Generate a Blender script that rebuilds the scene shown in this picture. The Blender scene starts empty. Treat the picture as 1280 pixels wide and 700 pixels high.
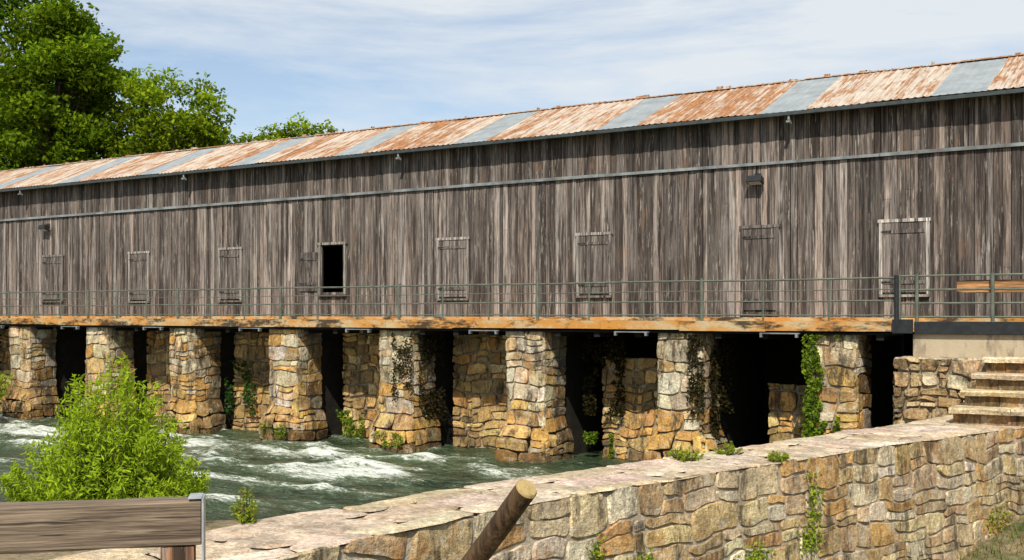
import bpy, math, random
import numpy as np
from mathutils import Vector, noise as mn
rng = random.Random(7)
nrg = np.random.default_rng(11)
C = bpy.context.scene.collection

# ------------------------------------------------------------------ helpers
class MB:
    def __init__(s): s.v=[]; s.f=[]; s.c=[]; s.m=[]
    def add(s, vs, fs, col, mi=0):
        o=len(s.v); s.v.extend(vs); s.f.extend([tuple(i+o for i in f) for f in fs])
        if isinstance(col, list): s.c.extend(col)
        else: s.c.extend([col]*len(vs))
        s.m.extend([mi]*len(fs))
    def box(s, x0,x1,y0,y1,z0,z1,col=(1,1,1),mi=0):
        vs=[(x0,y0,z0),(x1,y0,z0),(x1,y1,z0),(x0,y1,z0),(x0,y0,z1),(x1,y0,z1),(x1,y1,z1),(x0,y1,z1)]
        s.add(vs,[(0,3,2,1),(4,5,6,7),(0,1,5,4),(1,2,6,5),(2,3,7,6),(3,0,4,7)],col,mi)
    def tube(s, pts, rad, n=8, col=(1,1,1), mi=0, cap=True):
        pts=[Vector(p) for p in pts]; vs=[]; fs=[]
        for i,p in enumerate(pts):
            if i==0: t=pts[1]-pts[0]
            elif i==len(pts)-1: t=pts[-1]-pts[-2]
            else: t=pts[i+1]-pts[i-1]
            t.normalize()
            a=Vector((0,0,1)) if abs(t.z)<.9 else Vector((1,0,0))
            u=t.cross(a).normalized(); w=t.cross(u)
            r=rad[i] if isinstance(rad,(list,tuple)) else rad
            for k in range(n):
                an=2*math.pi*k/n
                vs.append(tuple(p+u*math.cos(an)*r+w*math.sin(an)*r))
        for i in range(len(pts)-1):
            for k in range(n):
                fs.append((i*n+k,i*n+(k+1)%n,(i+1)*n+(k+1)%n,(i+1)*n+k))
        if cap:
            fs.append(tuple(range(n))); fs.append(tuple((len(pts)-1)*n+k for k in range(n)))
        s.add(vs,fs,col,mi)
    def leaves(s, cen, L, W, cols, mi=0, flat=0.0):
        n=len(cen)
        nn=nrg.normal(size=(n,3)); nn[:,2]+=flat*1.5
        nn/=np.linalg.norm(nn,axis=1)[:,None]
        t=np.cross(nn,nrg.normal(size=(n,3))); t/=np.linalg.norm(t,axis=1)[:,None]+1e-9
        b=np.cross(nn,t)
        L=np.asarray(L).reshape(-1,1)*np.ones((n,1)); W=np.asarray(W).reshape(-1,1)*np.ones((n,1))
        V=np.stack([cen-t*L/2, cen+b*W/2+t*L*.05+nn*L*.06, cen+t*L/2, cen-b*W/2+t*L*.05+nn*L*.06],1).reshape(-1,3)
        o=len(s.v); s.v.extend(map(tuple,V.tolist()))
        idx=(np.arange(n)*4+o)[:,None]+np.arange(4)
        s.f.extend(map(tuple,idx.tolist()))
        s.c.extend(map(tuple,np.repeat(cols,4,0).tolist())); s.m.extend([mi]*n)
    def obj(s, name, mats, parent=None, smooth=False):
        me=bpy.data.meshes.new(name); me.from_pydata(s.v,[],s.f)
        a=me.attributes.new('tint','FLOAT_COLOR','POINT')
        arr=np.ones((len(s.v),4),dtype=np.float32); arr[:,:3]=np.array(s.c,dtype=np.float32)[:,:3]
        a.data.foreach_set('color',arr.ravel())
        if not isinstance(mats,(list,tuple)): mats=[mats]
        for m in mats: me.materials.append(m)
        if len(mats)>1: me.polygons.foreach_set('material_index',s.m)
        if smooth: me.polygons.foreach_set('use_smooth',[True]*len(s.f))
        me.update()
        ob=bpy.data.objects.new(name,me); C.objects.link(ob)
        if parent: ob.parent=parent
        return ob
def empty(name):
    e=bpy.data.objects.new(name,None); C.objects.link(e); e.empty_display_size=.3; return e

class NT:
    def __init__(s,name):
        s.m=bpy.data.materials.new(name); s.m.use_nodes=True; s.t=s.m.node_tree; s.t.nodes.clear()
        s.out=s.n('ShaderNodeOutputMaterial')
    def n(s,ty,**k):
        x=s.t.nodes.new(ty)
        for a,b in k.items(): setattr(x,a,b)
        return x
    def l(s,a,b): s.t.links.new(a,b)
    def pos(s,scale=(1,1,1)):
        tc=s.n('ShaderNodeNewGeometry'); mp=s.n('ShaderNodeMapping'); mp.inputs['Scale'].default_value=scale
        s.l(tc.outputs['Position'],mp.inputs['Vector']); return mp.outputs[0]
    def noise(s,scale,detail=3,rough=.6,vec=(1,1,1),dist=0):
        x=s.n('ShaderNodeTexNoise'); x.inputs['Scale'].default_value=scale; x.inputs['Detail'].default_value=min(detail,4)
        x.inputs['Roughness'].default_value=rough; x.inputs['Distortion'].default_value=dist
        s.l(s.pos(vec),x.inputs['Vector']); return x.outputs['Fac']
    def mr(s,v,a,b,c,d):
        x=s.n('ShaderNodeMapRange'); x.clamp=True
        for i,q in enumerate((a,b,c,d)): x.inputs[i+1].default_value=q
        s.l(v,x.inputs[0]); return x.outputs[0]
    def mix(s,f,a,b,bt='MIX'):
        x=s.n('ShaderNodeMixRGB'); x.blend_type=bt
        for i,q in enumerate((f,a,b)):
            if isinstance(q,bpy.types.NodeSocket): s.l(q,x.inputs[i])
            elif isinstance(q,(int,float)): x.inputs[i].default_value=q if i==0 else (q,q,q,1)
            else: x.inputs[i].default_value=(*q,1)
        return x.outputs[0]
    def math(s,op,a,b):
        x=s.n('ShaderNodeMath'); x.operation=op
        for i,q in enumerate((a,b)):
            if isinstance(q,bpy.types.NodeSocket): s.l(q,x.inputs[i])
            else: x.inputs[i].default_value=q
        return x.outputs[0]
    def tint(s):
        x=s.n('ShaderNodeAttribute'); x.attribute_name='tint'; return x.outputs['Color']
    def fin(s,col,rough=.9,bump=None,bs=.5,bd=.02,metal=0,spec=.3):
        p=s.n('ShaderNodeBsdfPrincipled')
        if isinstance(col,bpy.types.NodeSocket): s.l(col,p.inputs['Base Color'])
        else: p.inputs['Base Color'].default_value=(*col,1)
        if isinstance(rough,bpy.types.NodeSocket): s.l(rough,p.inputs['Roughness'])
        else: p.inputs['Roughness'].default_value=rough
        p.inputs['Metallic'].default_value=metal; p.inputs['Specular IOR Level'].default_value=spec
        if bump is not None:
            b=s.n('ShaderNodeBump'); b.inputs['Strength'].default_value=bs; b.inputs['Distance'].default_value=bd
            s.l(bump,b.inputs['Height']); s.l(b.outputs[0],p.inputs['Normal'])
        s.l(p.outputs[0],s.out.inputs[0]); return s.m

# ------------------------------------------------------------------ materials
def stone_mat(name, stain=.8, drip=True, lichen=.5, k=1.0, ds=2.0, org=.6):
    t=NT(name); c=t.tint()
    c=t.mix(1,c,t.mr(t.noise(2.2,3,.65),.3,.7,.6*k,1.4*k),'MULTIPLY')
    c=t.mix(1,c,t.mr(t.noise(17,4,.8),.3,.7,.45,1.5),'MULTIPLY')
    w=t.mr(t.noise(3.7,4,.75),.55,.62,0,lichen); c=t.mix(w,c,(.56,.49,.37))
    o=t.mr(t.noise(2.3,3,.7,(1,1,.8)),.54,.66,0,org); c=t.mix(o,c,(.42,.20,.055))
    d=t.mr(t.noise(ds,4,.8,(1.3,1.3,.4) if drip else (1,1,1)),.50,.63,0,stain); c=t.mix(d,c,(.045,.033,.022))
    h=t.noise(11,4,.8)
    return t.fin(c,.92,h,.9,.06)
M_STONE=stone_mat('rubble_stone',.8,True,.65,1.15)
M_PIER=stone_mat('pier_stone',.85,True,.5,1.15,2.0,.75)
M_BAY=stone_mat('bay_stone',.85,True,.15,1.25)
M_CAP=stone_mat('cap_stone',.35,False,.6,1.25,3.,.3)

def wood_mat(name,kx=28,axis='z',k=1.):
    t=NT(name); c=t.tint()
    v=(kx,kx,1.1) if axis=='z' else (1.1,kx,kx)
    v2=(8,8,.35) if axis=='z' else (.35,8,8)
    v3=(3,3,.8) if axis=='z' else (.8,3,3)
    g=t.noise(1,4,.7,v)
    c=t.mix(1,c,t.mr(g,.3,.7,.2*k,1.8*k),'MULTIPLY')
    c=t.mix(t.mr(t.noise(1,4,.75,v2),.46,.60,0,.87),c,(.026,.019,.016))
    c=t.mix(t.mr(t.noise(1.1,4,.8,(11,11,.9) if axis=='z' else (.9,11,11)),.57,.68,0,.7*k),c,(.44,.39,.335))
    c=t.mix(t.mr(t.noise(1,3,.7,v3),.6,.75,0,.4),c,(.25,.13,.06))
    return t.fin(c,.88,g,.8,.03)
M_WOOD=wood_mat('weathered_boards')
M_WOODH=wood_mat('weathered_timber',26,'x')

def roof_mat():
    t=NT('corrugated_roof'); a=t.tint()
    sep=t.n('ShaderNodeSeparateColor'); t.l(a,sep.inputs[0])
    s1=t.noise(1,4,.75,(4.5,.8,.8)); s2=t.noise(1,4,.7,(17,.7,.7)); s3=t.noise(1.6,4,.75)
    q=t.math('ADD',t.math('MULTIPLY',s1,.30),t.math('ADD',t.math('MULTIPLY',s2,.48),t.math('MULTIPLY',s3,.22)))
    q=t.math('ADD',q,t.math('MULTIPLY',t.math('SUBTRACT',sep.outputs[0],.5),.10))
    rust=t.mr(q,.455,.535,0,1)
    pale=t.mix(t.noise(3,3),(.36,.29,.22),(.60,.54,.46))
    rc=t.mix(t.mr(t.noise(9,4,.7,(2,.5,.5)),.3,.7,0,1),(.13,.045,.018),(.47,.22,.08))
    old=t.mix(rust,pale,rc)
    new=t.mix(t.mr(t.noise(2,3),.3,.7,0,1),(.21,.235,.25),(.32,.35,.36))
    new=t.mix(t.mr(t.noise(1,4,.7,(14,1,1)),.57,.68,0,.5),new,(.30,.19,.12))
    c=t.mix(sep.outputs[1],old,new)
    return t.fin(c,.65,None,.2,.01,0,.3)
M_ROOF=roof_mat()
def simple(name,col,rough=.7,var=.35,sc=6,metal=0,rust=0):
    t=NT(name); c=t.mix(1,col,t.mr(t.noise(sc,3),.3,.7,1-var,1+var),'MULTIPLY')
    if rust: c=t.mix(t.mr(t.noise(9,3),.55,.65,0,rust),c,(.22,.1,.04))
    return t.fin(c,rough,None,.3,.01,metal)
M_RAIL=simple('painted_pipe',(.12,.14,.11),.55,.3,4,.2,.5)
M_GUT=simple('gutter_metal',(.045,.055,.055),.5,.3)
M_TRIM=simple('trim_metal',(.19,.21,.215),.6,.5,2,0,.5)
M_DARK=simple('dark_iron',(.02,.022,.024),.5)
M_VOID=simple('shade_black_timber',(.012,.010,.008),.9)  # near-black timber: shade of gate passages and interior put into the colour
M_BARK=simple('bark',(.09,.065,.045),.95,.5,8)
M_STRAP=simple('galvanised_strap',(.5,.52,.54),.45,.25,8,.5)

def deck_mat():
    t=NT('stained_concrete')
    c=t.mix(t.mr(t.noise(1.1,4,.7,(1,1,2)),.38,.56,0,1),(.48,.37,.21),(.50,.23,.05))
    c=t.mix(t.mr(t.noise(.8,4,.8,(1.,1,3.)),.48,.60,0,.92),c,(.03,.022,.015))
    c=t.mix(t.mr(t.noise(6,4,.7),.60,.68,0,.4),c,(.55,.5,.4))
    return t.fin(c,.9,t.noise(15,3),.5,.02)
M_DECK=deck_mat()
def conc_mat():
    t=NT('old_concrete')
    c=t.mix(t.noise(2,4,.7),(.36,.29,.19),(.54,.45,.32))
    c=t.mix(t.mr(t.noise(1.6,4,.7,(2,2,.6)),.54,.68,0,.6),c,(.09,.06,.04))
    return t.fin(c,.9,t.noise(18,3),.5,.02)
M_CONC=conc_mat()
def mort_mat(name,a,b):
    t=NT(name)
    c=t.mix(t.mr(t.noise(3,4,.75),.35,.65,0,1),a,b)
    return t.fin(c,.95,t.noise(25,3),.7,.03)
M_MORT=mort_mat('mortar',(.12,.085,.05),(.40,.33,.23))
M_MORTL=mort_mat('lime_mortar',(.24,.17,.10),(.50,.43,.32))
M_MORTD=mort_mat('shade_dark_masonry',(.012,.010,.008),(.03,.024,.016))  # dark tone paints the shade between piers onto their webs
def leaf_mat(name,tr=.35):
    t=NT(name); c=t.tint()
    d=t.n('ShaderNodeBsdfDiffuse'); t.l(c,d.inputs[0])
    tl=t.n('ShaderNodeBsdfTranslucent'); t.l(t.mix(1,c,(1.6,1.5,.5),'MULTIPLY'),tl.inputs[0])
    mx=t.n('ShaderNodeMixShader'); mx.inputs[0].default_value=tr
    t.l(d.outputs[0],mx.inputs[1]); t.l(tl.outputs[0],mx.inputs[2]); t.l(mx.outputs[0],t.out.inputs[0]); return t.m
M_LEAF=leaf_mat('leaves')
def ground_mat():
    t=NT('earth_and_grass')
    c=t.mix(t.mr(t.noise(.7,4,.7),.4,.6,0,1),(.055,.075,.02),(.22,.17,.10))
    c=t.mix(1,c,t.mr(t.noise(9,4,.7),.3,.7,.55,1.45),'MULTIPLY')
    return t.fin(c,.95,t.noise(14,3),.8,.05)
M_GROUND=ground_mat()
def water_mat():
    t=NT('river_water'); a=t.tint()
    sep=t.n('ShaderNodeSeparateColor'); t.l(a,sep.inputs[0])
    f=sep.outputs[0]
    n1=t.noise(1.8,4,.78,(.5,1.5,1),1.8); n2=t.noise(8,4,.8,(.6,1.4,1),1.)
    q=t.math('ADD',t.math('MULTIPLY',n1,.55),t.math('MULTIPLY',n2,.45))
    q=t.math('ADD',q,t.math('MULTIPLY',f,.25))
    foam=t.mr(q,.615,.73,0,.92)
    base=t.mix(t.mr(t.noise(.5,4),.35,.65,0,1),(.014,.026,.014),(.05,.075,.035))
    base=t.mix(t.mr(q,.49,.63,0,.7),base,(.15,.20,.12))
    c=t.mix(foam,base,(.78,.80,.72))
    r=t.mr(foam,0,1,.16,.7)
    h=t.math('ADD',t.noise(3,4,.6,(.7,1.5,1),.6),t.math('MULTIPLY',t.noise(14,3,.6,(.7,1.4,1)),.35))
    return t.fin(c,r,h,.9,.18,0,.35)
M_WATER=water_mat()

# ------------------------------------------------------------------ masonry
def stones(mb,pf,L,H,cw,ch,relief,colf,r,n=4,gap=.012,jit=.03,edge=.03,split=.25,wr=.6,shear=0.):
    v=0.; q0=r.uniform(0,99)
    while v<H-.04:
        h=r.uniform(*ch)
        if H-(v+h)<ch[0]*.6: h=H-v
        u=-r.uniform(0,cw[0]*.5); 
        while u<L:
            w=r.uniform(*cw)
            if r.random()<.2: w*=.6
            if L-(u+w)<cw[0]*.5: w=L-u
            cells=[(max(u,0),v,u+w,v+h)]
            if r.random()<split and h>ch[0]*1.1:
                k=r.uniform(.38,.62)*h
                cells=[(max(u,0),v,u+w,v+k),(max(u,0),v+k,u+w,v+h)]
            for (a,b,c,d) in cells:
                if c-a<.05: continue
                J=lambda:r.uniform(-jit,jit)
                g=gap*r.uniform(.7,1.8)
                P=[(a+g+max(0,J()) ,b+g+max(0,J())),(c-g-max(0,J()),b+g+max(0,J())),(c-g-max(0,J()),d-g-max(0,J())),(a+g+max(0,J()),d-g-max(0,J()))]
                base=relief*r.uniform(.3,1.0); tx=r.uniform(-.3,.3)*relief; ty=r.uniform(-.3,.3)*relief
                seed=r.uniform(0,500); vs=[]
                N=n+2; ts=[0]+[ (i)/(n-1)*(1-2*.035)+.035 for i in range(n)]+[1]
                for j in range(N):
                    for i in range(N):
                        s_,t_=ts[i],ts[j]
                        cs=(s_-.5)*2; ct=(t_-.5)*2
                        k=1-.10*(abs(cs)**3)*(abs(ct)**3)
                        s2=.5+cs*.5*k; t2=.5+ct*.5*k
                        x=(P[0][0]*(1-s2)+P[1][0]*s2)*(1-t2)+(P[3][0]*(1-s2)+P[2][0]*s2)*t2
                        y=(P[0][1]*(1-s2)+P[1][1]*s2)*(1-t2)+(P[3][1]*(1-s2)+P[2][1]*s2)*t2
                        x0_,y0_=x,y
                        if 0<x0_<L: x+=shear*mn.noise((x0_*1.3,y0_*1.3,q0))*min(1,min(x0_,L-x0_)/.2)
                        if 0<y0_<H: y+=shear*mn.noise((x0_*1.3,y0_*1.3,q0+40))*min(1,min(y0_,H-y0_)/.2)
                        x+= mn.noise((x*5+seed,y*5,1))*.03*wr
                        y+= mn.noise((x*5+seed,y*5,7))*.03*wr
                        if i in(0,N-1) or j in (0,N-1): w_=-edge
                        else: w_=base+tx*cs+ty*ct+mn.noise((x*4,y*4,seed))*relief*.7+mn.noise((x*11,y*11,seed))*relief*.35
                        vs.append(tuple(pf(x,y,w_)))
                fs=[(j*N+i,j*N+i+1,(j+1)*N+i+1,(j+1)*N+i) for j in range(N-1) for i in range(N-1)]
                mb.add(vs,fs,colf((a+c)/2,(b+d)/2,r))
            u+=w
        v+=h
def vary(c,r,k=.2):
    q=r.uniform(1-k,1+k); return (c[0]*q,c[1]*q*r.uniform(.95,1.05),c[2]*q*r.uniform(.9,1.1))
def ss_(x,a,b):
    t_=max(0,min(1,(x-a)/(b-a))); return t_*t_*(3-2*t_)
ss=ss_

# ------------------------------------------------------------------ stone piers
WZ=-4.2
creams=[(.52,.43,.28),(.55,.48,.35),(.52,.38,.21),(.42,.34,.22)]
oranges=[(.50,.28,.08),(.46,.31,.13),(.52,.34,.11),(.34,.21,.085)]
def pcol(zb,sp):
    def f(u,v,r):
        z=zb+v
        k=(z-WZ)/3.9
        pal=creams if r.random()<min(1,max(0.05,(k-.18)*sp)) else oranges
        c=vary(r.choice(pal),r,.16)
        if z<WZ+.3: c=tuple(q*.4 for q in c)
        return c
    return f
def pier(x,w,y0=-1.4,y1=-.1,seed=0,sp=2.2,name='stone_pier'):
    r=random.Random(seed); e=empty(name)
    z0=-6.; top=-.32; H=top-z0; D=y1-y0
    core=MB(); core.box(x+.075,x+w-.075,y0+.075,y1-.02,z0,top); core.obj('core',M_MORT,e)
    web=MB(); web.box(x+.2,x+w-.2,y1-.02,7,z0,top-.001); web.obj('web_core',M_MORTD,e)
    mb=MB(); s1=r.uniform(0,90)
    fl=lambda v:.30*ss_(WZ+1.3-(z0+v),0,.75)
    wb_=lambda a,v:.07*mn.noise((a*.9,v*.9,s1))
    def fr(u,v,q):
        f=fl(v); cs=abs(u/w-.5)*2; ib=(.06+f*.35)*cs**5
        return (x+w/2+(u-w/2)*(1-.02)+(u/w-.5)*2*f*.9+wb_(5,v)*(u/w-.5)*2, y0+.03-q-f+ib+wb_(u,v), z0+v)
    def sr(u,v,q):
        f=fl(v); t_=1-u/D; ib=(.06+f*.35)*t_**5
        return (x+w-.03+q+f*.9-ib+wb_(5,v), y0+u-f*t_+.03*t_, z0+v)
    def sl(u,v,q):
        f=fl(v); t_=1-u/D; ib=(.06+f*.35)*t_**5
        return (x+.03-q-f*.9+ib-wb_(5,v), y0+u-f*t_+.03*t_, z0+v)
    cf=pcol(z0,sp)
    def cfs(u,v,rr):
        c=cf(u,v,rr); k=.85 if u<D*.55 else .4; return tuple(q*k for q in c)  # side stones darkened, most at the back, as painted shade
    a=dict(n=5,gap=.006,jit=.03,edge=.04,split=.25,wr=1.2,shear=.14)
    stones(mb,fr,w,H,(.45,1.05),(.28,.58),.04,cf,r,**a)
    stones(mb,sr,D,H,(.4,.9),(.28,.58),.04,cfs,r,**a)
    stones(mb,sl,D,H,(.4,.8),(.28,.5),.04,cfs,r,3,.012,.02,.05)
    mb.obj('stones',M_PIER,e)
    return e
PX=[-48.4,-43.4,-38.4,-33.45,-28.35,-23.4,-18.44,-13.44,-9.16]
for i,x in enumerate(PX): pier(x,1.45 if i<8 else 1.35,seed=i+3,sp=[1.5,1.5,1.4,1.0,1.0,2.0,2.2,2.6,1.3][i])

bw=empty('stone_bay_wall')
mb=MB(); core=MB(); r=random.Random(55)
browns=[(.42,.27,.10),(.48,.30,.10),(.32,.21,.09),(.50,.36,.16),(.24,.16,.07),(.48,.26,.08)]
bays=[(-46.95,-43.4,-.35),(-36.95,-33.45,-.35),(-32.0,-28.35,-.35),(-26.5,-23.4,-.35),(-21.7,-18.4,-.35),(-16.1,-13.4,-1.1),(-10.85,-9.1,-1.75),(-52.4,-48.3,-.35)]
for a,b,tz in bays:
    H=tz+6
    core.box(a+.05,b-.02,.55,.9,-6,tz-.05)
    stones(mb,lambda u,v,q,a=a:(a+u,.5-q,-6+v),b-a,H,(.3,.9),(.22,.55),.05,lambda u,v,rr:vary(rr.choice(browns),rr,.3),r,4,.008,.04,.07,.3,1.4,.2)
core.obj('core',M_MORT,bw); mb.obj('stones',M_BAY,bw)
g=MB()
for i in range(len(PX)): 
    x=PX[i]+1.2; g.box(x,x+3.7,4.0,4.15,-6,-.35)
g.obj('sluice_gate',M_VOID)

# ------------------------------------------------------------------ walkway deck
XL,XR=-58.,8.
wk=empty('walkway')
d=MB()
x=XL
while x<-6.4:
    x1=min(x+rng.uniform(2.4,2.7),-6.4); q=rng.uniform(-.012,.012)
    d.box(x+.004,x1-.004,-1.6+q,-.06,-.25+rng.uniform(-.02,.02),0,(1,1,1)); x=x1
d.obj('slab',M_DECK,wk)
d=MB(); d.box(-6.395,XR,-1.62,-.06,-.29,0); d.box(-6.9,-6.42,-1.72,-1.63,-.28,.06)
d.obj('slab_end',M_DARK,wk)
d=MB(); d.box(XL,XR,-.06,6.1,-.31,-.05); d.box(XL,-6.7,-1.5,-1.3,-.335,-.285)
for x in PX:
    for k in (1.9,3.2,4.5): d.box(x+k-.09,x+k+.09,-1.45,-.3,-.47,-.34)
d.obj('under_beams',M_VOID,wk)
d=MB()
for x in PX: 
    d.box(x-1.15,x-.1,-1.63,-1.5,-.33,-.30); d.box(x-1.15,x-1.09,-1.63,-1.5,-.42,-.33); d.box(x-.2,x-.14,-1.63,-1.5,-.42,-.33)
d.obj('steel_brackets',M_TRIM,wk)
rl=empty('railing'); d=MB(); YR=-1.52
for z,rr_ in((1.08,.030),(.80,.015),(.52,.024),(.16,.020)):
    pts=[(x,YR+math.sin(x*1.7)*.006,z+math.sin(x*.9+z)*.008) for x in np.arange(XL,-6.5,1.3)]+[(-6.78,YR,z)]
    d.tube(pts,rr_,6)
k=-6.78; i=0
while k>XL:
    if i%3==0: d.tube([(k,YR,-.05),(k,YR,1.16)],.05,8)
    else: d.tube([(k,YR-.02,-.1),(k+rng.uniform(-.01,.01),YR,1.06)],.026,6)
    k-=1.733; i+=1
for z in (1.12,.78,.45,.12):
    d.tube([(-6.78,YR,z),(XR,YR,z)],.027,6)
for x in (-6.35,-4.63,-2.9,-1.1,.7,2.5): d.tube([(x,YR-.03,-.05),(x,YR-.03,1.16)],.045,8)
d.obj('pipes',M_RAIL,rl)
d=MB(); d.tube([(-6.82,YR-.1,-.1),(-6.82,YR-.1,1.14)],.06,8); d.obj('end_post',M_DARK,rl)
d=MB(); bx=[(-5.45,.74,.98),(-5.2,.70,1.0),(2.2,.66,1.04)]
vs=[];fs=[]
for (x,a,b) in bx: vs+=[(x,-1.42,a),(x,-1.18,a),(x,-1.18,b),(x,-1.42,b)]
for i in range(2):
    for k in range(4): fs.append((i*4+k,i*4+(k+1)%4,(i+1)*4+(k+1)%4,(i+1)*4+k))
fs+= [(0,1,2,3),(8,9,10,11)]
d.add(vs,fs,(.40,.20,.08)); d.box(-1.5,-1.2,-1.4,-1.2,0,.66,(.3,.17,.08)); d.box(1.5,1.8,-1.4,-1.2,0,.66,(.3,.17,.08)); d.obj('timber_beam',M_WOODH)

# ------------------------------------------------------------------ building
B=empty('gatehouse_building')
hole=(-27.02,-25.98,.95,2.62)
wb=MB()
def wcol(k=1.):
    q=rng.choice([.45,.6,.75,.9,1,1.1,1.3,1.7])*k; t_=rng.uniform(-.008,.014)
    return ((.178+t_)*q,.148*q,(.129-t_*.5)*q)
def boards(z0,z1,yy,k=1.):
    x=XL
    while x<XR:
        w=rng.choice([.13,.16,.19,.2,.22,.25]); 
        if abs(x-hole[0])<.3 and x<hole[0]<x+w: w=hole[0]-x
        if x<hole[1]<x+w: w=hole[1]-x
        w=max(w,.04)
        g_=rng.uniform(.002,.012); y=yy+rng.uniform(-.020,.012); c=wcol(k)
        zz0=z0+rng.uniform(-.03,.02); zz1=z1
        if x>=hole[0]-.01 and x+w<=hole[1]+.01 and z0<1:
            wb.box(x+g_,x+w-g_,y,y+.03,zz0,hole[2],c); wb.box(x+g_,x+w-g_,y,y+.03,hole[3],zz1,c)
        else:
            if rng.random()<.12:
                zm=rng.uniform(z0+.3*(z1-z0),z1-.2*(z1-z0))
                f=rng.uniform(.75,1.3); c2=tuple(q*f for q in c)
                wb.box(x+g_,x+w-g_,y,y+.03,zz0,zm-.004,c); wb.box(x+g_,x+w-g_,y+.004,y+.034,zm+.004,zz1,c2)
            else: wb.box(x+g_,x+w-g_,y,y+.03,zz0,zz1,c)
        x+=w
boards(.0,4.33,-.035)
boards(4.34,5.76,-.05,.85)
wb.obj('wall_boards',M_WOOD,B)
sh=MB()
for (a,b,c,e_) in ((XL,hole[0],0,5.8),(hole[1],XR,0,5.8),(hole[0],hole[1],0,hole[2]),(hole[0],hole[1],hole[3],5.8)):
    sh.box(a,b,.01,.06,c-.04,e_)
sh.box(XL,XR,5.94,6,-.04,5.8); sh.box(XL,XL+.05,.07,5.93,-.04,5.8); sh.box(XR-.05,XR,.07,5.93,-.04,5.8)
sh.obj('wall_shell',M_VOID,B)
gb=MB()
for x in (XL-.02,XR+.02):
    gb.add([(x,0,-.04),(x,6,-.04),(x,6,5.8),(x,3,7.1),(x,0,5.8)],[(0,1,2,3,4)],(.14,.12,.1))
gb.obj('gable_boards',M_WOOD,B)
tr=MB()
x=XL
while x<XR:
    x1=x+rng.uniform(3.5,5); tr.box(x+.005,min(x1,XR)-.005,-.125+rng.uniform(-.006,.006),-.078,4.30,4.385+rng.uniform(-.008,.008)); x=x1
tr.obj('wall_trim',M_TRIM,B)
dr=MB(); fr=MB()
def shutter(a,b,z0,z1,frame=True,br=1.0,ys=-.06,fk=1.):
    n=max(3,int((b-a)/.2)); w=(b-a)/n
    base=rng.uniform(.75,1.05)*br*1.25
    for i in range(n):
        q=base*rng.uniform(.75,1.25); c=(.155*q,.130*q,.115*q)
        dr.box(a+i*w+.004,a+(i+1)*w-.004,ys-.04+rng.uniform(-.005,.005),ys-.002,z0,z1,c)
    c=(.13*base,.112*base,.10*base)
    for zz in (z0+.22,z1-.28): dr.box(a+.03,b-.03,ys-.060,ys-.047,zz,zz+.09,c)
    if frame:
        f=.24*rng.uniform(.8,1.1)*fk; c=(f,f*.9,f*.8)
        fr.box(a-.09,a-.006,ys-.055,ys-.002,z0-.05,z1,c); fr.box(b+.006,b+.09,ys-.055,ys-.002,z0-.05,z1,c)
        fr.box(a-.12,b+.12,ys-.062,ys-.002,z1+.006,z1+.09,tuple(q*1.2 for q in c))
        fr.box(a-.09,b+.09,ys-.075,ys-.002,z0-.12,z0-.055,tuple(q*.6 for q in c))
    for zz in(z0+.27,z1-.23): dr.box(a-.02,a+.22,ys-.075,ys-.062,zz-.015,zz+.015,(.03,.03,.03))
for (a,b,z0,z1,k,fk) in [(-42.9,-41.65,.8,2.62,.8,.8),(-37.25,-36.2,.75,2.6,.9,1.3),(-32.07,-31.04,.75,2.6,1.1,1.2),(-21.84,-20.74,.75,2.6,1.1,1.4),(-16.57,-15.54,.8,2.56,.9,1.3),(-11.33,-10.41,.3,2.56,.7,.6),(-7.54,-6.45,.75,2.56,1.15,2.)]:
    shutter(a,b,z0,z1,True,k,-.06,fk)
shutter(-28.02,-27.2,1.0,2.38,False,.7)
fr.box(-27.12,-27.025,-.10,-.03,.87,2.62,(.24,.21,.18)); fr.box(-25.975,-25.88,-.10,-.03,.87,2.62,(.3,.27,.23)); fr.box(-27.2,-25.8,-.11,-.03,2.625,2.71,(.3,.27,.23)); fr.box(-27.15,-25.85,-.14,-.03,.80,.865,(.07,.06,.05))
for x in (-2.95,): fr.box(x,x+.12,-.085,-.062,0,4.3,(.08,.065,.055))
dr.obj('shutters',M_WOOD,B); fr.obj('frames',M_WOOD,B)
bp=MB(); bp.box(XL,XR,-.09,-.060,.0,.10); bp.obj('base_plate',M_DECK,B)

# roof
ez,ey,rz,ry=5.66,-.45,7.17,3.0
rf=MB(); per=.2
xs=XL-.3; sheets=[]
gp=[-51.9,-46.7,-41.5,-36.4,-31.25,-26.1,-21.0,-15.75,-10.74,-6.24,-1.1,4.0]
while xs<XR+.3:
    g_=[p for p in gp if abs(xs-p)<1e-3]
    if g_: w=1.3; new=1
    else:
        w=.8; new=0
        nx=[p for p in gp if p>xs+1e-3]
        if nx and xs+w>nx[0]-.15: w=nx[0]-xs
    sheets.append((xs,xs+w,new)); xs+=w
for (a,b,new) in sheets:
    cols=max(4,int((b-a)/.04)); rv=rng.uniform(0.1,.95) if not new else .2
    lo=rng.uniform(-.035,.03); lift=rng.uniform(0,.012); hi=rng.uniform(-.01,.025)
    for side in (0,1):
        vs=[];fs=[]; rows=6
        for j in range(rows):
            t_=j/(rows-1)
            for i in range(cols+1):
                x=a+(b-a+.02)*i/cols
                y=ey+lo+(ry-ey-lo+.02)*t_; z=ez+(rz-ez)*(y-ey)/(ry-ey)
                ph=(x-a)/per; cw_=abs(((ph)%1)-.5)*2
                z+=.030*max(0,(cw_-.5)/.5)*(1 if not new else .4)+lift+.010*math.sin(x*.8+t_*3)+(hi if j==rows-1 else 0)*.6
                if side: y=2*ry-y
                vs.append((x,y,z))
        for j in range(rows-1):
            for i in range(cols):
                q=j*(cols+1)+i; fs.append((q,q+1,q+cols+2,q+cols+1))
        rf.add(vs,fs,(rv,new,0))
x=XL-.3
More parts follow.
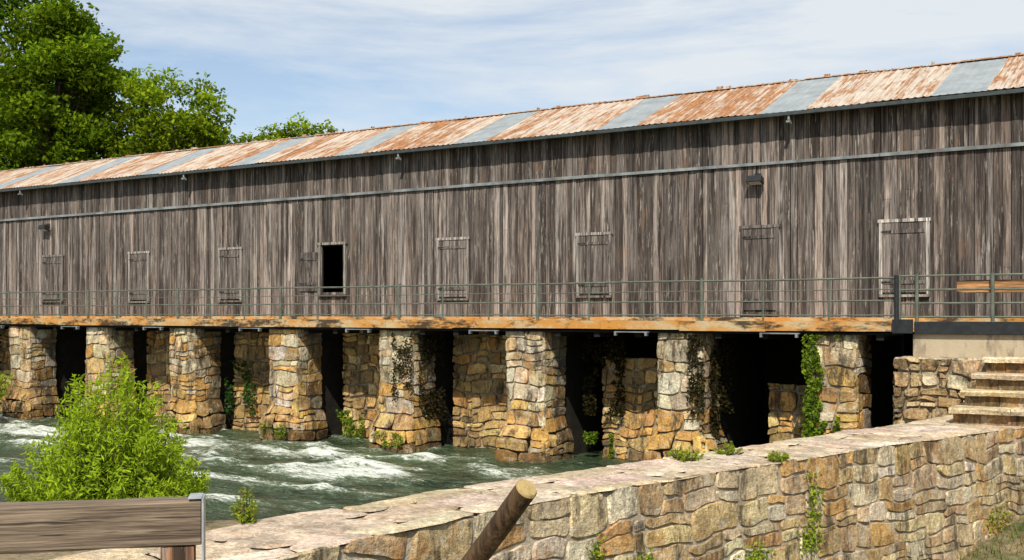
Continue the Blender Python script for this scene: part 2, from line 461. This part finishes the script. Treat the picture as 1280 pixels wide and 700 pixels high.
while x<XR+.3:
    w=rng.uniform(1.8,2.6); h=rng.uniform(.03,.055); c=(rng.uniform(.3,.95),0,0)
    rf.add([(x,ry-.17,rz-.045+h*.6),(x+w,ry-.17,rz-.05+h*.6),(x+w,ry,rz+h),(x,ry,rz+h+rng.uniform(-.01,.02)),(x,ry+.17,rz-.04),(x+w,ry+.17,rz-.04)],[(0,1,2,3),(3,2,5,4)],c)
    for k in range(3):
        if rng.random()<.6: xx=x+rng.uniform(0,w); rf.box(xx,xx+rng.uniform(.05,.25),ry-.03,ry+.03,rz+.03,rz+rng.uniform(.07,.11),c)
    x+=w*.995
rf.obj('metal_roof',M_ROOF,B)
gt=MB(); gt.box(XL-.2,XR+.2,ey-.13,ey-.01,ez-.13,ez-.035); gt.box(XL-.2,XR+.2,ey-.005,-.055,ez-.06,ez-.03)
gt.obj('gutter',M_GUT,B)
gr=MB()
for x in (-43.9,-33.6,-23.2,-9.9):
    gr.tube([(x,ey-.07,ez-.12),(x,ey-.08,ez-.24),(x+.03,ey+.02,ez-.34)],.035,6); gr.box(x-.05,x+.05,ey-.15,ey-.02,ez-.33,ez-.28)
gr.obj('gutter_outlets',M_TRIM,B)
def lamp(x,z):
    e=empty('wall_floodlight'); m=MB()
    m.tube([(x,-.05,z+.12),(x,-.22,z+.14),(x,-.25,z+.05)],.02,6)
    m.box(x-.09,x+.09,-.10,-.055,z+.04,z+.2)
    vs=[(x-.22,-.18,z-.12),(x+.22,-.18,z-.12),(x+.22,-.42,z-.04),(x-.22,-.42,z-.04),(x-.2,-.14,z+.06),(x+.2,-.14,z+.06),(x+.2,-.38,z+.12),(x-.2,-.38,z+.12)]
    m.add(vs,[(0,3,2,1),(4,5,6,7),(0,1,5,4),(1,2,6,5),(2,3,7,6),(3,0,4,7)],(1,1,1)); m.obj('lamp_body',M_DARK,e)
    m=MB(); m.add([(x-.18,-.2,z-.125),(x+.18,-.2,z-.125),(x+.18,-.4,z-.058),(x-.18,-.4,z-.058)],[(0,1,2,3)],(1,1,1))
    m.obj('lens',simple('lamp_glass',(.5,.5,.48),.2,.1),e)
lamp(-10.93,3.88); lamp(-42.6,3.86)

# ------------------------------------------------------------------ abutment + stairs
ab=empty('stone_abutment'); r=random.Random(91)
m=MB(); m.box(-6.45,XR,-1.5,6,-6,-.30); m.obj('concrete_wall',M_CONC,ab)
m=MB(); m.box(-6.6,XR,-2.36,-1.51,-6,-.9); m.obj('core',M_MORT,ab)
m=MB()
stones(m,lambda u,v,q:(-6.7+u,-2.43-q,-4.5+v),4.6,3.66,(.25,.7),(.18,.40),.06,lambda u,v,rr:vary(rr.choice([(.38,.25,.12),(.46,.33,.17),(.28,.19,.09),(.50,.41,.27)]),rr,.25),r,4,.010,.04,.07,.3,1.4,.15)
stones(m,lambda u,v,q:(-6.68-q,-2.4+u,-4.5+v),.9,3.66,(.25,.5),(.2,.4),.05,lambda u,v,rr:vary((.2,.15,.09),rr,.2),r,3)
stones(m,lambda u,v,q:(-6.7+u,-2.42+v,-.86+q*.5),5,.92,(.4,.8),(.3,.5),.04,lambda u,v,rr:vary((.42,.34,.22),rr,.1),r,3)
m.obj('stones',M_STONE,ab)
st=empty('stone_stairs'); m=MB(); rs=MB()
n=4; hh=(2.15-.78)/n
def slab(m,x0,x1,y0,y1,z0,z1,col,n=8):
    xs_=np.linspace(x0,x1,n+1); vs=[];fs=[]
    for i,x in enumerate(xs_):
        j=lambda s,o:mn.noise((x*1.9+z1*9,o,z1))*s
        vs+=[(x,y0+.02+j(.03,1),z0+j(.02,9)),(x,y0+j(.05,2),z1-.03+j(.02,3)),(x,y0+.04+j(.04,4),z1+j(.025,5)),(x,y1,z1+j(.02,6)),(x,y1,z0)]
    for i in range(n):
        for k in range(4): fs.append((i*5+k,(i+1)*5+k,(i+1)*5+k+1,i*5+k+1))
    fs+=[(0,1,2,3,4),tuple(n*5+k for k in range(5))]
    m.add(vs,fs,col)
for i in range(n):
    z1=-2.15+hh*(i+1); y0=-4.7+i*.55; x=-5.0+i*.13; xa=x
    while x<2:
        w=rng.uniform(.8,1.8); slab(m,x+.006,x+w-.006,y0+rng.uniform(-.03,.02),-2.45,z1-.12,z1,vary((.56,.45,.29),rng,.12)); x+=w
    x=xa+.06
    while x<2:
        w=rng.uniform(.4,.9); rs.box(x+.008,x+w-.008,y0+.16+rng.uniform(-.015,.015),-2.46,z1-hh-.02,z1-.125,vary((.20,.13,.06),rng,.3)); x+=w  # riser colour kept dark to paint the shade under the nosings
m.obj('treads',M_CAP,st); rs.obj('risers',M_STONE,st)

# ------------------------------------------------------------------ near retaining wall
ZT=-2.15
YR_=[-27,-21.4,-19.2,-17.15,-14.2,-9.2,-5.4,-2.0]; XRV=[-9.8,-9.33,-9.06,-8.65,-7.93,-6.77,-5.85,-5.3]
YF_=[-27,-19.7,-17.4,-14.25,-9.7,-4.5,-2.0];       XFV=[-8.2,-7.45,-7.15,-6.35,-5.15,-3.5,-2.7]
def sm(Y,a,b):
    return float(np.mean([np.interp(Y+k,a,b) for k in(-1,-.5,0,.5,1)]))
XRf=lambda Y:sm(Y,YR_,XRV); XFf=lambda Y:sm(Y,YF_,XFV)
rw=empty('stone_retaining_wall'); r=random.Random(17)
Y0,Y1=-27.,-2.46; LW=Y1-Y0
nearp=[(.46,.33,.17),(.48,.38,.23),(.38,.26,.13),(.52,.44,.30),(.47,.28,.11),(.33,.24,.14),(.53,.45,.32),(.45,.34,.19),(.48,.36,.20)]
m=MB(); ys=np.linspace(Y0,Y1,50); vs=[]; fs=[]
for y in ys:
    a,b=XRf(y),XFf(y)
    vs+=[(a+.03,y,-6.5),(a+.03,y,ZT-.03),(b-.008,y,ZT-.03),(b-.008+.25,y,-6.5)]
for i in range(49):
    for k in range(3): fs.append((i*4+k,i*4+k+1,(i+1)*4+k+1,(i+1)*4+k))
fs+=[(0,1,2,3),tuple(49*4+k for k in range(4))]
m.add(vs,fs,(1,1,1)); m.obj('core',M_MORTL,rw)
m=MB()
def ff(u,v,q):
    y=Y0+u; wav=.035+.025*mn.noise((u*.6,v*.8,3)); return (XFf(y)-.03+q+wav+.25*(v)/4.35, y, ZT+.02-v)
stones(m,ff,LW,3.4,(.35,1.1),(.26,.62),.026,lambda u,v,rr:vary(rr.choice(nearp),rr,.18),r,8,.004,.04,.018,.4,1.1,.16)
def rvf(u,v,q): y=Y0+u; return (XRf(y)+.03-q,y,ZT-v)
stones(m,rvf,LW,2.8,(.4,.9),(.25,.5),.06,lambda u,v,rr:vary(rr.choice(nearp),rr,.2),r,3)
m.obj('face_stones',M_STONE,rw)
m=MB()
def tf(u,v,q):
    y=Y0+u; a,b=XRf(y),XFf(y)+.045; t_=v/1.6
    return (a+(b-a)*t_+.04*mn.noise((u*2,v*2,1)),y,ZT+.002+q*.6+.03*mn.noise((u*.7,v*.9,5)))
stones(m,tf,LW,1.6,(.9,2.2),(.5,.8),.022,lambda u,v,rr:vary(rr.choice([(.50,.40,.28),(.54,.45,.33),(.47,.36,.25),(.52,.40,.29)]),rr,.08),r,9,.002,.012,.012,.1,1.4,.2)
m.obj('coping',M_CAP,rw)

# ------------------------------------------------------------------ ground
def gh(X,Y):
    dd=-.5373*X+.8434*(Y+29.9); yc=max(-27,min(-2,Y)); mid=.5*(np.interp(yc,YR_,XRV)+np.interp(yc,YF_,XFV))
    if Y>-1.5: mid=-6.0
    if X<mid:
        z=-1.45-.75*ss(dd,6.5,10); z=z+(-6.3-z)*ss(dd,13.2,15.8)
        if Y>35: z=z+(0-z)*ss(Y,35,50)
        z=z+(-.9-z)*ss(-X,54,60)
        z+=2.6*math.exp(-((X+43.5)**2+(Y+4.2)**2)/2.2)
    else:
        fl=np.interp(Y,[-12,-7.5,-4.5,-2],[-5.2,-4.5,-3.85,-3.4]); fl=fl+(-1.2-fl)*ss(X,0,8)
        z=-1.45+(fl+1.45)*ss(dd,6.3,9.5)
        if Y>-1.5: z=z+(-1.0-z)*ss(Y,-1.5,0)
    return z+.06*mn.noise((X*.7,Y*.7,0))+.03*mn.noise((X*2.5,Y*2.5,0))
gx=np.concatenate([np.linspace(-900,-80,8),np.arange(-62,-14,1.),np.arange(-14,10,.35),np.linspace(12,900,10)])
gy=np.concatenate([np.linspace(-900,-40,8),np.arange(-36,-1,.4),np.arange(0,52,2),np.linspace(60,900,8)])
m=MB(); vs=[(float(x),float(y),float(gh(x,y))) for y in gy for x in gx]; nx=len(gx)
fs=[(j*nx+i,j*nx+i+1,(j+1)*nx+i+1,(j+1)*nx+i) for j in range(len(gy)-1) for i in range(nx-1)]
m.add(vs,fs,(1,1,1)); m.obj('ground',M_GROUND,None,True)

# ------------------------------------------------------------------ river
gx=np.concatenate([np.linspace(-64,-50,8),np.arange(-49,-5,.16)]); gy=np.concatenate([np.arange(-24,1.2,.13),np.linspace(1.6,48,16)])
m=MB(); vs=[];cs=[]
for y in gy:
    for x in gx:
        wx=x+1.3*mn.noise((x*.25,y*.25,2)); wy=y+1.1*mn.noise((x*.22,y*.22,8))
        a=mn.noise((wx*.22,wy*.75,0)); b=mn.noise((wx*.7,wy*2.1,4)); c=mn.noise((wx*2.4,wy*4.5,6))
        near=math.exp(-((y+3.6)/2.0)**2)
        band=math.exp(-((y+8.0+.12*(x+20))/3.2)**2)
        fo=max(0,min(1,.0+.46*near+.30*band+.9*a+.6*b-.3*ss(-y,10,15)-.55*ss(x,-21,-14)))
        z=WZ+.08*a+.10*b*(.5+fo)+.05*c+.05*fo*max(0,b)
        vs.append((float(x),float(y),z)); cs.append((fo,0,0))
nx=len(gx)
fs=[(j*nx+i,j*nx+i+1,(j+1)*nx+i+1,(j+1)*nx+i) for j in range(len(gy)-1) for i in range(nx-1)]
m.add(vs,fs,cs); m.obj('river_water',M_WATER,None,True)

# ------------------------------------------------------------------ vegetation
def tree(base,cc,rad,ncl,lpc,ls,pal,seed,clr=(.8,1.5)):
    r=random.Random(seed); e=empty('tree'); base=Vector(base); cc=Vector(cc)
    cl=[]
    while len(cl)<ncl:
        v=Vector([r.gauss(0,1) for _ in range(3)]).normalized()
        q=r.uniform(.3,1)**.5
        p=Vector((cc.x+v.x*rad[0]*q,cc.y+v.y*rad[1]*q,cc.z+v.z*rad[2]*q))
        cl.append((p,r.uniform(*clr)))
    tk=MB(); top=cc+Vector((0,0,rad[2]*.3)); R=max(.25,rad[0]*.07)
    tk.tube([base,base.lerp(top,.35)+Vector((.2,0,0)),base.lerp(top,.7),top],[R*1.3,R,R*.7,R*.3],10)
    for p,_ in cl[::2]:
        s_=base.lerp(top,r.uniform(.4,.95)); mid=s_.lerp(p,.5)+Vector((0,0,.4)); tk.tube([s_,mid,p],[R*.4,R*.22,R*.06],6)
    tk.obj('trunk',M_BARK,e)
    mb=MB()
    for p,cr in cl:
        n=int(lpc*cr*cr/2); v=nrg.normal(size=(n,3)); v/=np.linalg.norm(v,axis=1)[:,None]
        rr=nrg.uniform(.25,1,size=(n,1))**.5
        lump=1+.32*np.sin(v[:,0:1]*5+p.x*3)*np.cos(v[:,1:2]*5+p.y)+.2*np.sin(v[:,2:3]*9+p.z)
        cen=np.array(p)+v*rr*cr*lump*np.array([1,1,.7])
        k=r.uniform(.6,1.3)
        t_=nrg.random((n,1)); col=(np.array(pal[0])*(1-t_)+np.array(pal[1])*t_)*k
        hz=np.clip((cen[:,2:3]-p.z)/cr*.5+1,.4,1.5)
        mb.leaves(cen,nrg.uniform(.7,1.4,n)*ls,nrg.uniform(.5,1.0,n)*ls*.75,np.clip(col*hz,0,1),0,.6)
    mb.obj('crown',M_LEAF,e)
palA=((.04,.095,.008),(.20,.28,.015)); palB=((.06,.12,.008),(.26,.33,.018)); palD=((.02,.06,.010),(.085,.15,.014))
tree((-54,8,-1),(-53.4,8.3,11.0),(3.5,3.4,5.6),62,560,.30,palA,1)
tree((-60,10,-1),(-59.6,10.5,14.6),(4.8,4.5,5.6),50,500,.32,palD,2,(1.,1.8))
tree((-47,12,-1),(-47.6,11.2,9.9),(3.2,3.2,3.6),52,580,.27,palB,3,(.7,1.3))
tree((-51.5,14,-1),(-51.5,13,7.6),(3.2,3.0,2.6),26,500,.3,palA,8)
tree((-58,5,-1),(-58,5.5,7.0),(3.6,3.6,4.0),34,500,.3,palA,4,(1.,1.7))
tree((-77,52,0),(-77,51,15.5),(5.2,5.2,3.2),38,280,.42,palB,5,(1.1,1.9))

def bush(name,base,R,H,ns,lp,ls,pal,seed,cone=.55,wd=.3):
    r=random.Random(seed); e=empty(name); tw=MB(); cen=[];hs=[]
    for i in range(ns):
        an=r.uniform(0,2*math.pi); q=r.random()**.55; tip=Vector((base[0]+math.cos(an)*R*q,base[1]+math.sin(an)*R*q,base[2]+H*(1-cone*q**1.3)*r.uniform(.62,1.1)))
        b0=Vector(base)+Vector((r.uniform(-.15,.15)*R,r.uniform(-.15,.15)*R,0)); mid=b0.lerp(tip,.5)+Vector((math.cos(an)*R*.16,math.sin(an)*R*.16,-.03*H))
        tw.tube([b0,mid,tip],[.018,.010,.003],4)
        for k in range(lp):
            t_=r.uniform(.2,1.04); p=b0.lerp(mid,t_*2) if t_<.5 else mid.lerp(tip,(t_-.5)*2)
            s_=R*.12*(1.2-t_*.9)
            p=p+Vector((r.gauss(0,s_),r.gauss(0,s_),r.gauss(0,s_*.7))); cen.append(p); hs.append(t_)
    tw.obj('stems',M_BARK,e)
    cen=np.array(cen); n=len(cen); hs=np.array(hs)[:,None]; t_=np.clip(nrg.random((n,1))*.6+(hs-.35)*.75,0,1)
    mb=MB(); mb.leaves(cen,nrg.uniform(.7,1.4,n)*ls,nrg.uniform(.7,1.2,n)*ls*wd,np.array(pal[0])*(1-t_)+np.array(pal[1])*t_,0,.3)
    mb.obj('foliage',M_LEAF,e)
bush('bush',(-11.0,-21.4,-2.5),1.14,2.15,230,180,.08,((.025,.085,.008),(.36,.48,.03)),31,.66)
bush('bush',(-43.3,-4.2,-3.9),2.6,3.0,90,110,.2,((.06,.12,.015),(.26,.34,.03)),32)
pal_s=((.08,.15,.015),(.34,.40,.04))
for i,(x,y,R_,H_) in enumerate([(-9.25,-20.9,.22,.42),(-7.3,-13.3,.32,.3),(-6.95,-12.3,.24,.26),(-6.0,-12.6,.2,.24),(-9.6,-21.6,.2,.35)]):
    bush('small_plant',(x,y,ZT-.02),R_,H_,22,28,.06,pal_s,40+i)

def ivy(name,fn,n,ls,pal,seed):
    cen=np.array([fn(random.Random(seed*9999+i)) for i in range(n)])
    t_=nrg.random((n,1)); mb=MB(); mb.leaves(cen,nrg.uniform(.6,1.3,n)*ls,nrg.uniform(.6,1.1,n)*ls*.8,np.array(pal[0])*(1-t_)+np.array(pal[1])*t_)
    return mb.obj(name,M_LEAF)
def strand(x0,x1,z0,z1,yf,dens,ph=0.):
    def f(r):
        while True:
            x=r.uniform(x0,x1); z=r.uniform(z0,z1)
            k=mn.noise((x*1.6+ph,0,z*.8+ph))+.5*mn.noise((x*5,ph,z*4))
            if k>dens: return (x,yf-abs(r.gauss(0,.06)),z)
    return f
gpal=((.05,.11,.012),(.24,.32,.03)); bpal=((.02,.018,.008),(.06,.05,.018)); 
ivy('ivy',strand(-9.2,-8.25,-3.2,-.35,-1.46,-.08,1.),1200,.12,gpal,1)
ivy('ivy',strand(-12.4,-11.9,-3.6,-.4,-1.45,.0,2.),500,.11,bpal,2)
def sidev(x,z0,z1,y0,y1,dens,ph):
    def f(r):
        while True:
            y=r.uniform(y0,y1); z=r.uniform(z0,z1)
            if mn.noise((y*1.5+ph,3,z*.8))>dens: return (x+abs(r.gauss(0,.09)),y,z)
    return f
ivy('ivy',sidev(-11.97,-3.6,-.4,-1.0,.3,-.15,3.),1300,.11,bpal,3)
ivy('ivy',strand(-16.6,-15.2,-2.9,-.4,.3,-.1,4.),1500,.11,bpal,4)
ivy('ivy',strand(-22.7,-21.9,-2.6,-.4,-1.44,-.05,5.),700,.09,bpal,5)
ivy('ivy',sidev(-21.93,-3.4,-.4,-1.1,.2,-.25,5.),1300,.10,bpal,12)
ivy('ivy',strand(-32.5,-30.6,-3.6,-1.6,.3,.0,6.),450,.15,((.02,.06,.015),(.07,.15,.03)),6)
ivy('ivy',strand(-26.7,-25.3,-4.1,-3.2,.2,.0,7.),300,.13,gpal,7)
ivy('ivy',strand(-16.5,-15.5,-4.1,-3.4,.1,.05,8.),260,.12,gpal,8)
for i,x in enumerate((-33.2,-28.2,-23.2)): ivy('ivy',strand(x,x+1.2,-4.05,-3.6,-1.80,-.05,9.+i),150,.10,gpal,9+i)
def facev(u,z,su,sz):
    def f(r):
        uu=u+r.gauss(0,su); zz=z+r.gauss(0,sz); p=ff(uu-Y0,ZT-zz,0); return (p[0]+.06+abs(r.gauss(0,.05)),p[1],zz)
    return f
for i,(y,z,su,sz,n) in enumerate([(-12.0,-2.95,.10,.32,170),(-12.2,-3.45,.14,.1,100),(-13.6,-3.55,.18,.13,190),(-17.0,-3.0,.06,.14,90),(-16.1,-3.2,.10,.08,90),(-6.0,-3.9,.3,.15,120)]):
    ivy('wall_plant',facev(y,z,su,sz),n,.075,pal_s,30+i)
mb=MB(); r=random.Random(5)
for i in range(9000):
    x=r.uniform(-5,1.5); y=r.uniform(-12,-2.6)
    if x<XFf(y)+.2: continue
    if mn.noise((x*.9,y*.9,4))<-.18: continue
    z=gh(x,y); h=r.uniform(.06,.2); a=r.uniform(0,6.28); q=r.uniform(.6,1.2)
    dx,dy=math.cos(a)*.012,math.sin(a)*.012; lx,ly=r.gauss(0,.05),r.gauss(0,.05)
    c=(.12*q,.17*q,.025*q) if r.random()<.7 else (.28*q,.21*q,.10*q)
    mb.add([(x-dx,y-dy,z-.01),(x+dx,y+dy,z-.01),(x+lx,y+ly,z+h)],[(0,1,2)],c)
mb.obj('grass',M_LEAF)

# ------------------------------------------------------------------ timber fence + leaning post (foreground)
cam_loc=Vector((0,-29.9,.2)); V=Vector((-.5373,.8434,0)); Rr=Vector((.8434,.5373,0))
fe=empty('timber_fence')
pa=Vector((-6.70,-27.72,0)); pb=Vector((-4.64,-25.72,0))
t_=(pb-pa).normalized(); nn=Vector((-t_.y,t_.x,0))
m=MB()
def bar(p,q,nv,th,z0,z1,col,nseg=24,amp=.007):
    vs=[];fs=[]
    for i in range(nseg+1):
        c=p.lerp(q,i/nseg); L_=(q-p).length*i/nseg
        ring=[(-th/2,z0+.012),(-th/2+.012,z0),(th/2-.012,z0),(th/2,z0+.012),(th/2,z1-.014),(th/2-.014,z1),(-th/2+.014,z1),(-th/2,z1-.014)]
        for k,(a,b) in enumerate(ring):
            e=mn.noise((L_*3,k*2.,p.x))*amp; vs.append((c.x+nv.x*(a+e),c.y+nv.y*(a+e),b+e))
    for i in range(nseg):
        for k in range(8): fs.append((i*8+k,i*8+(k+1)%8,(i+1)*8+(k+1)%8,(i+1)*8+k))
    fs+=[tuple(range(8)),tuple(nseg*8+k for k in range(8))]
    m.add(vs,fs,col)
def fence_mat():
    t=NT('fence_timber')
    g_=t.n('ShaderNodeNewGeometry'); mp=t.n('ShaderNodeMapping'); mp.vector_type='TEXTURE'; mp.inputs['Rotation'].default_value=(0,0,math.atan2(t_ax.y,t_ax.x))
    t.l(g_.outputs['Position'],mp.inputs[0]); 
    def nz(sc,v,d=4,ro=.7,di=0.):
        q=t.n('ShaderNodeMapping'); q.inputs['Scale'].default_value=v; t.l(mp.outputs[0],q.inputs[0])
        x=t.n('ShaderNodeTexNoise'); x.inputs['Scale'].default_value=sc; x.inputs['Detail'].default_value=d; x.inputs['Roughness'].default_value=ro; x.inputs['Distortion'].default_value=di; t.l(q.outputs[0],x.inputs['Vector']); return x.outputs['Fac']
    g=nz(1,(1.2,30,30),4,.7,.3); g2=nz(1,(2.,90,90),3)
    c=t.mix(t.mr(g,.32,.68,0,1),(.085,.058,.040),(.29,.22,.155))
    c=t.mix(1,c,t.mr(g2,.3,.7,.6,1.3),'MULTIPLY')
    c=t.mix(t.mr(nz(1,(.6,14,14),4,.75),.58,.62,0,.85),c,(.02,.014,.01))
    c=t.mix(t.mr(nz(2.5,(1,1,1)),.6,.75,0,.35),c,(.28,.24,.19))
    return t.fin(c,.85,t.math('ADD',g,t.math('MULTIPLY',g2,.4)),.8,.015)
t_ax=t_; M_FENCE=fence_mat()
pa2=pa-t_*2.5
bar(pa2,pb,nn,.15,-1.035,-.79,(.20,.165,.13))
m.obj('rail',M_FENCE,fe)
m=MB()
pc=pb-t_*.12
def postbox(c,a,b,z0,z1,col):
    vs=[];
    for z in (z0,z1):
        for (s1,s2) in((-1,-1),(1,-1),(1,1),(-1,1)):
            p=c+t_*a*s1+nn*b*s2; vs.append((p.x,p.y,z))
    m.add(vs,[(0,3,2,1),(4,5,6,7),(0,1,5,4),(1,2,6,5),(2,3,7,6),(3,0,4,7)],col)
postbox(pc,.085,.07,-2.2,-1.037,(.26,.13,.07)); postbox(pa-t_*.3,.085,.07,-2.2,-1.037,(.26,.13,.07))
m.obj('posts',M_WOOD,fe)
m=MB(); postbox(pb+t_*.010,.005,.083,-2.0,-.782,(1,1,1)); postbox(pb-t_*.03,.035,.083,-.782,-.776,(1,1,1)); m.obj('metal_strap',M_STRAP,fe)

m=MB()
base=cam_loc+V*6.45+Rr*(-.50); base.z=-1.62
top=cam_loc+V*5.75+Rr*(.075); top.z=-.70
ax=(top-base); pts=[];rad=[]
for i in range(9):
    t2=i/8; p=base+ax*t2+Vector((mn.noise((t2*3,0,0))*.012,mn.noise((0,t2*3,0))*.012,0)); pts.append(p); rad.append(.064-.005*t2+.003*mn.noise((t2*9,1,1)))
top=pts[-1].copy()
m.tube(pts,rad,20,(.17,.10,.055),0,False)
a=ax.normalized(); u=a.cross(Vector((0,0,1))).normalized(); w=a.cross(u)
def log_mat():
    t=NT('log_wood'); c=t.mix(t.mr(t.noise(1,4,.75,(30,30,3)),.35,.65,0,1),(.022,.013,.008),(.15,.085,.04))
    c=t.mix(t.mr(t.noise(7,4),.58,.7,0,.5),c,(.25,.17,.10))
    return t.fin(c,.8,t.noise(1,4,.7,(40,40,5)),.9,.012)
def end_mat():
    t=NT('cut_wood'); tc=t.n('ShaderNodeNewGeometry'); v=t.n('ShaderNodeVectorMath'); v.operation='DISTANCE'; t.l(tc.outputs['Position'],v.inputs[0]); v.inputs[1].default_value=tuple(top)
    s_=t.math('SINE',t.math('MULTIPLY',v.outputs['Value'],700.),0.)
    c=t.mix(t.mr(s_,-1,1,0,.5),(.45,.33,.14),(.26,.17,.07)); c=t.mix(t.mr(t.noise(30,4),.5,.65,0,.6),c,(.18,.12,.05))
    return t.fin(c,.8)
lp=empty('leaning_log_post'); m.obj('log',log_mat(),lp,True)
m=MB(); n=24; c0=top+a*.014
R1=rad[-1]
vs=[tuple(c0)]+[tuple(top+a*.010+(u*math.cos(k*2*math.pi/n)+w*math.sin(k*2*math.pi/n))*(R1-.008)) for k in range(n)]+[tuple(top-a*.003+(u*math.cos(k*2*math.pi/n)+w*math.sin(k*2*math.pi/n))*(R1+.001)) for k in range(n)]
fs=[(0,1+k,1+(k+1)%n) for k in range(n)]+[(1+k,1+n+k,1+n+(k+1)%n,1+(k+1)%n) for k in range(n)]
m.add(vs,fs,(1,1,1)); m.obj('cut_end',end_mat(),lp)

# ------------------------------------------------------------------ light, sky, camera
EL,AZ=math.radians(46),math.radians(24)
S=Vector((math.sin(AZ)*math.cos(EL),-math.cos(AZ)*math.cos(EL),math.sin(EL)))
ld=bpy.data.lights.new('sun','SUN'); ld.energy=5.0; ld.angle=math.radians(.5); ld.color=(1,.94,.82)
lo=bpy.data.objects.new('sun',ld); lo.rotation_euler=(-S).to_track_quat('-Z','Y').to_euler(); lo.location=(10,-40,40); C.objects.link(lo)
W=bpy.data.worlds.new("World"); bpy.context.scene.world=W; W.use_nodes=True; nt=W.node_tree; nt.nodes.clear()
def wn(t,**k):
    x=nt.nodes.new(t)
    for a_,b_ in k.items(): setattr(x,a_,b_)
    return x
out=wn('ShaderNodeOutputWorld'); bg=wn('ShaderNodeBackground'); bg.inputs[1].default_value=.13
sk=wn('ShaderNodeTexSky'); sk.sky_type='NISHITA'; sk.sun_disc=False; sk.sun_elevation=EL; sk.sun_rotation=math.pi-AZ; sk.air_density=1.; sk.dust_density=.5; sk.ozone_density=1.6
tc=wn('ShaderNodeTexCoord'); mp=wn('ShaderNodeMapping'); mp.inputs['Scale'].default_value=(1.0,1.0,5.5); mp.inputs['Rotation'].default_value=(.12,.1,0)
no=wn('ShaderNodeTexNoise'); no.inputs['Scale'].default_value=2.1; no.inputs['Detail'].default_value=8; no.inputs['Roughness'].default_value=.6; no.inputs['Distortion'].default_value=.3
mr=wn('ShaderNodeMapRange'); mr.inputs[1].default_value=.39; mr.inputs[2].default_value=.60; mr.inputs[3].default_value=0.18; mr.inputs[4].default_value=.95
mx=wn('ShaderNodeMixRGB'); mx.inputs[2].default_value=(6.1,6.45,6.75,1)
L=nt.links.new
L(tc.outputs['Generated'],mp.inputs[0]); L(mp.outputs[0],no.inputs['Vector']); L(no.outputs['Fac'],mr.inputs[0]); L(mr.outputs[0],mx.inputs[0]); L(sk.outputs[0],mx.inputs[1]); L(mx.outputs[0],bg.inputs[0]); L(bg.outputs[0],out.inputs[0])
cd=bpy.data.cameras.new('camera'); cd.sensor_width=36; cd.lens=39.375; cd.shift_y=.0328; cd.clip_end=3000; cd.clip_start=.1
co=bpy.data.objects.new('camera',cd); co.location=cam_loc; co.rotation_euler=(math.pi/2,0,math.radians(32.5)); C.objects.link(co)
sc=bpy.context.scene; sc.camera=co
sc.view_settings.view_transform='Standard'; sc.view_settings.look='None'; sc.view_settings.exposure=0
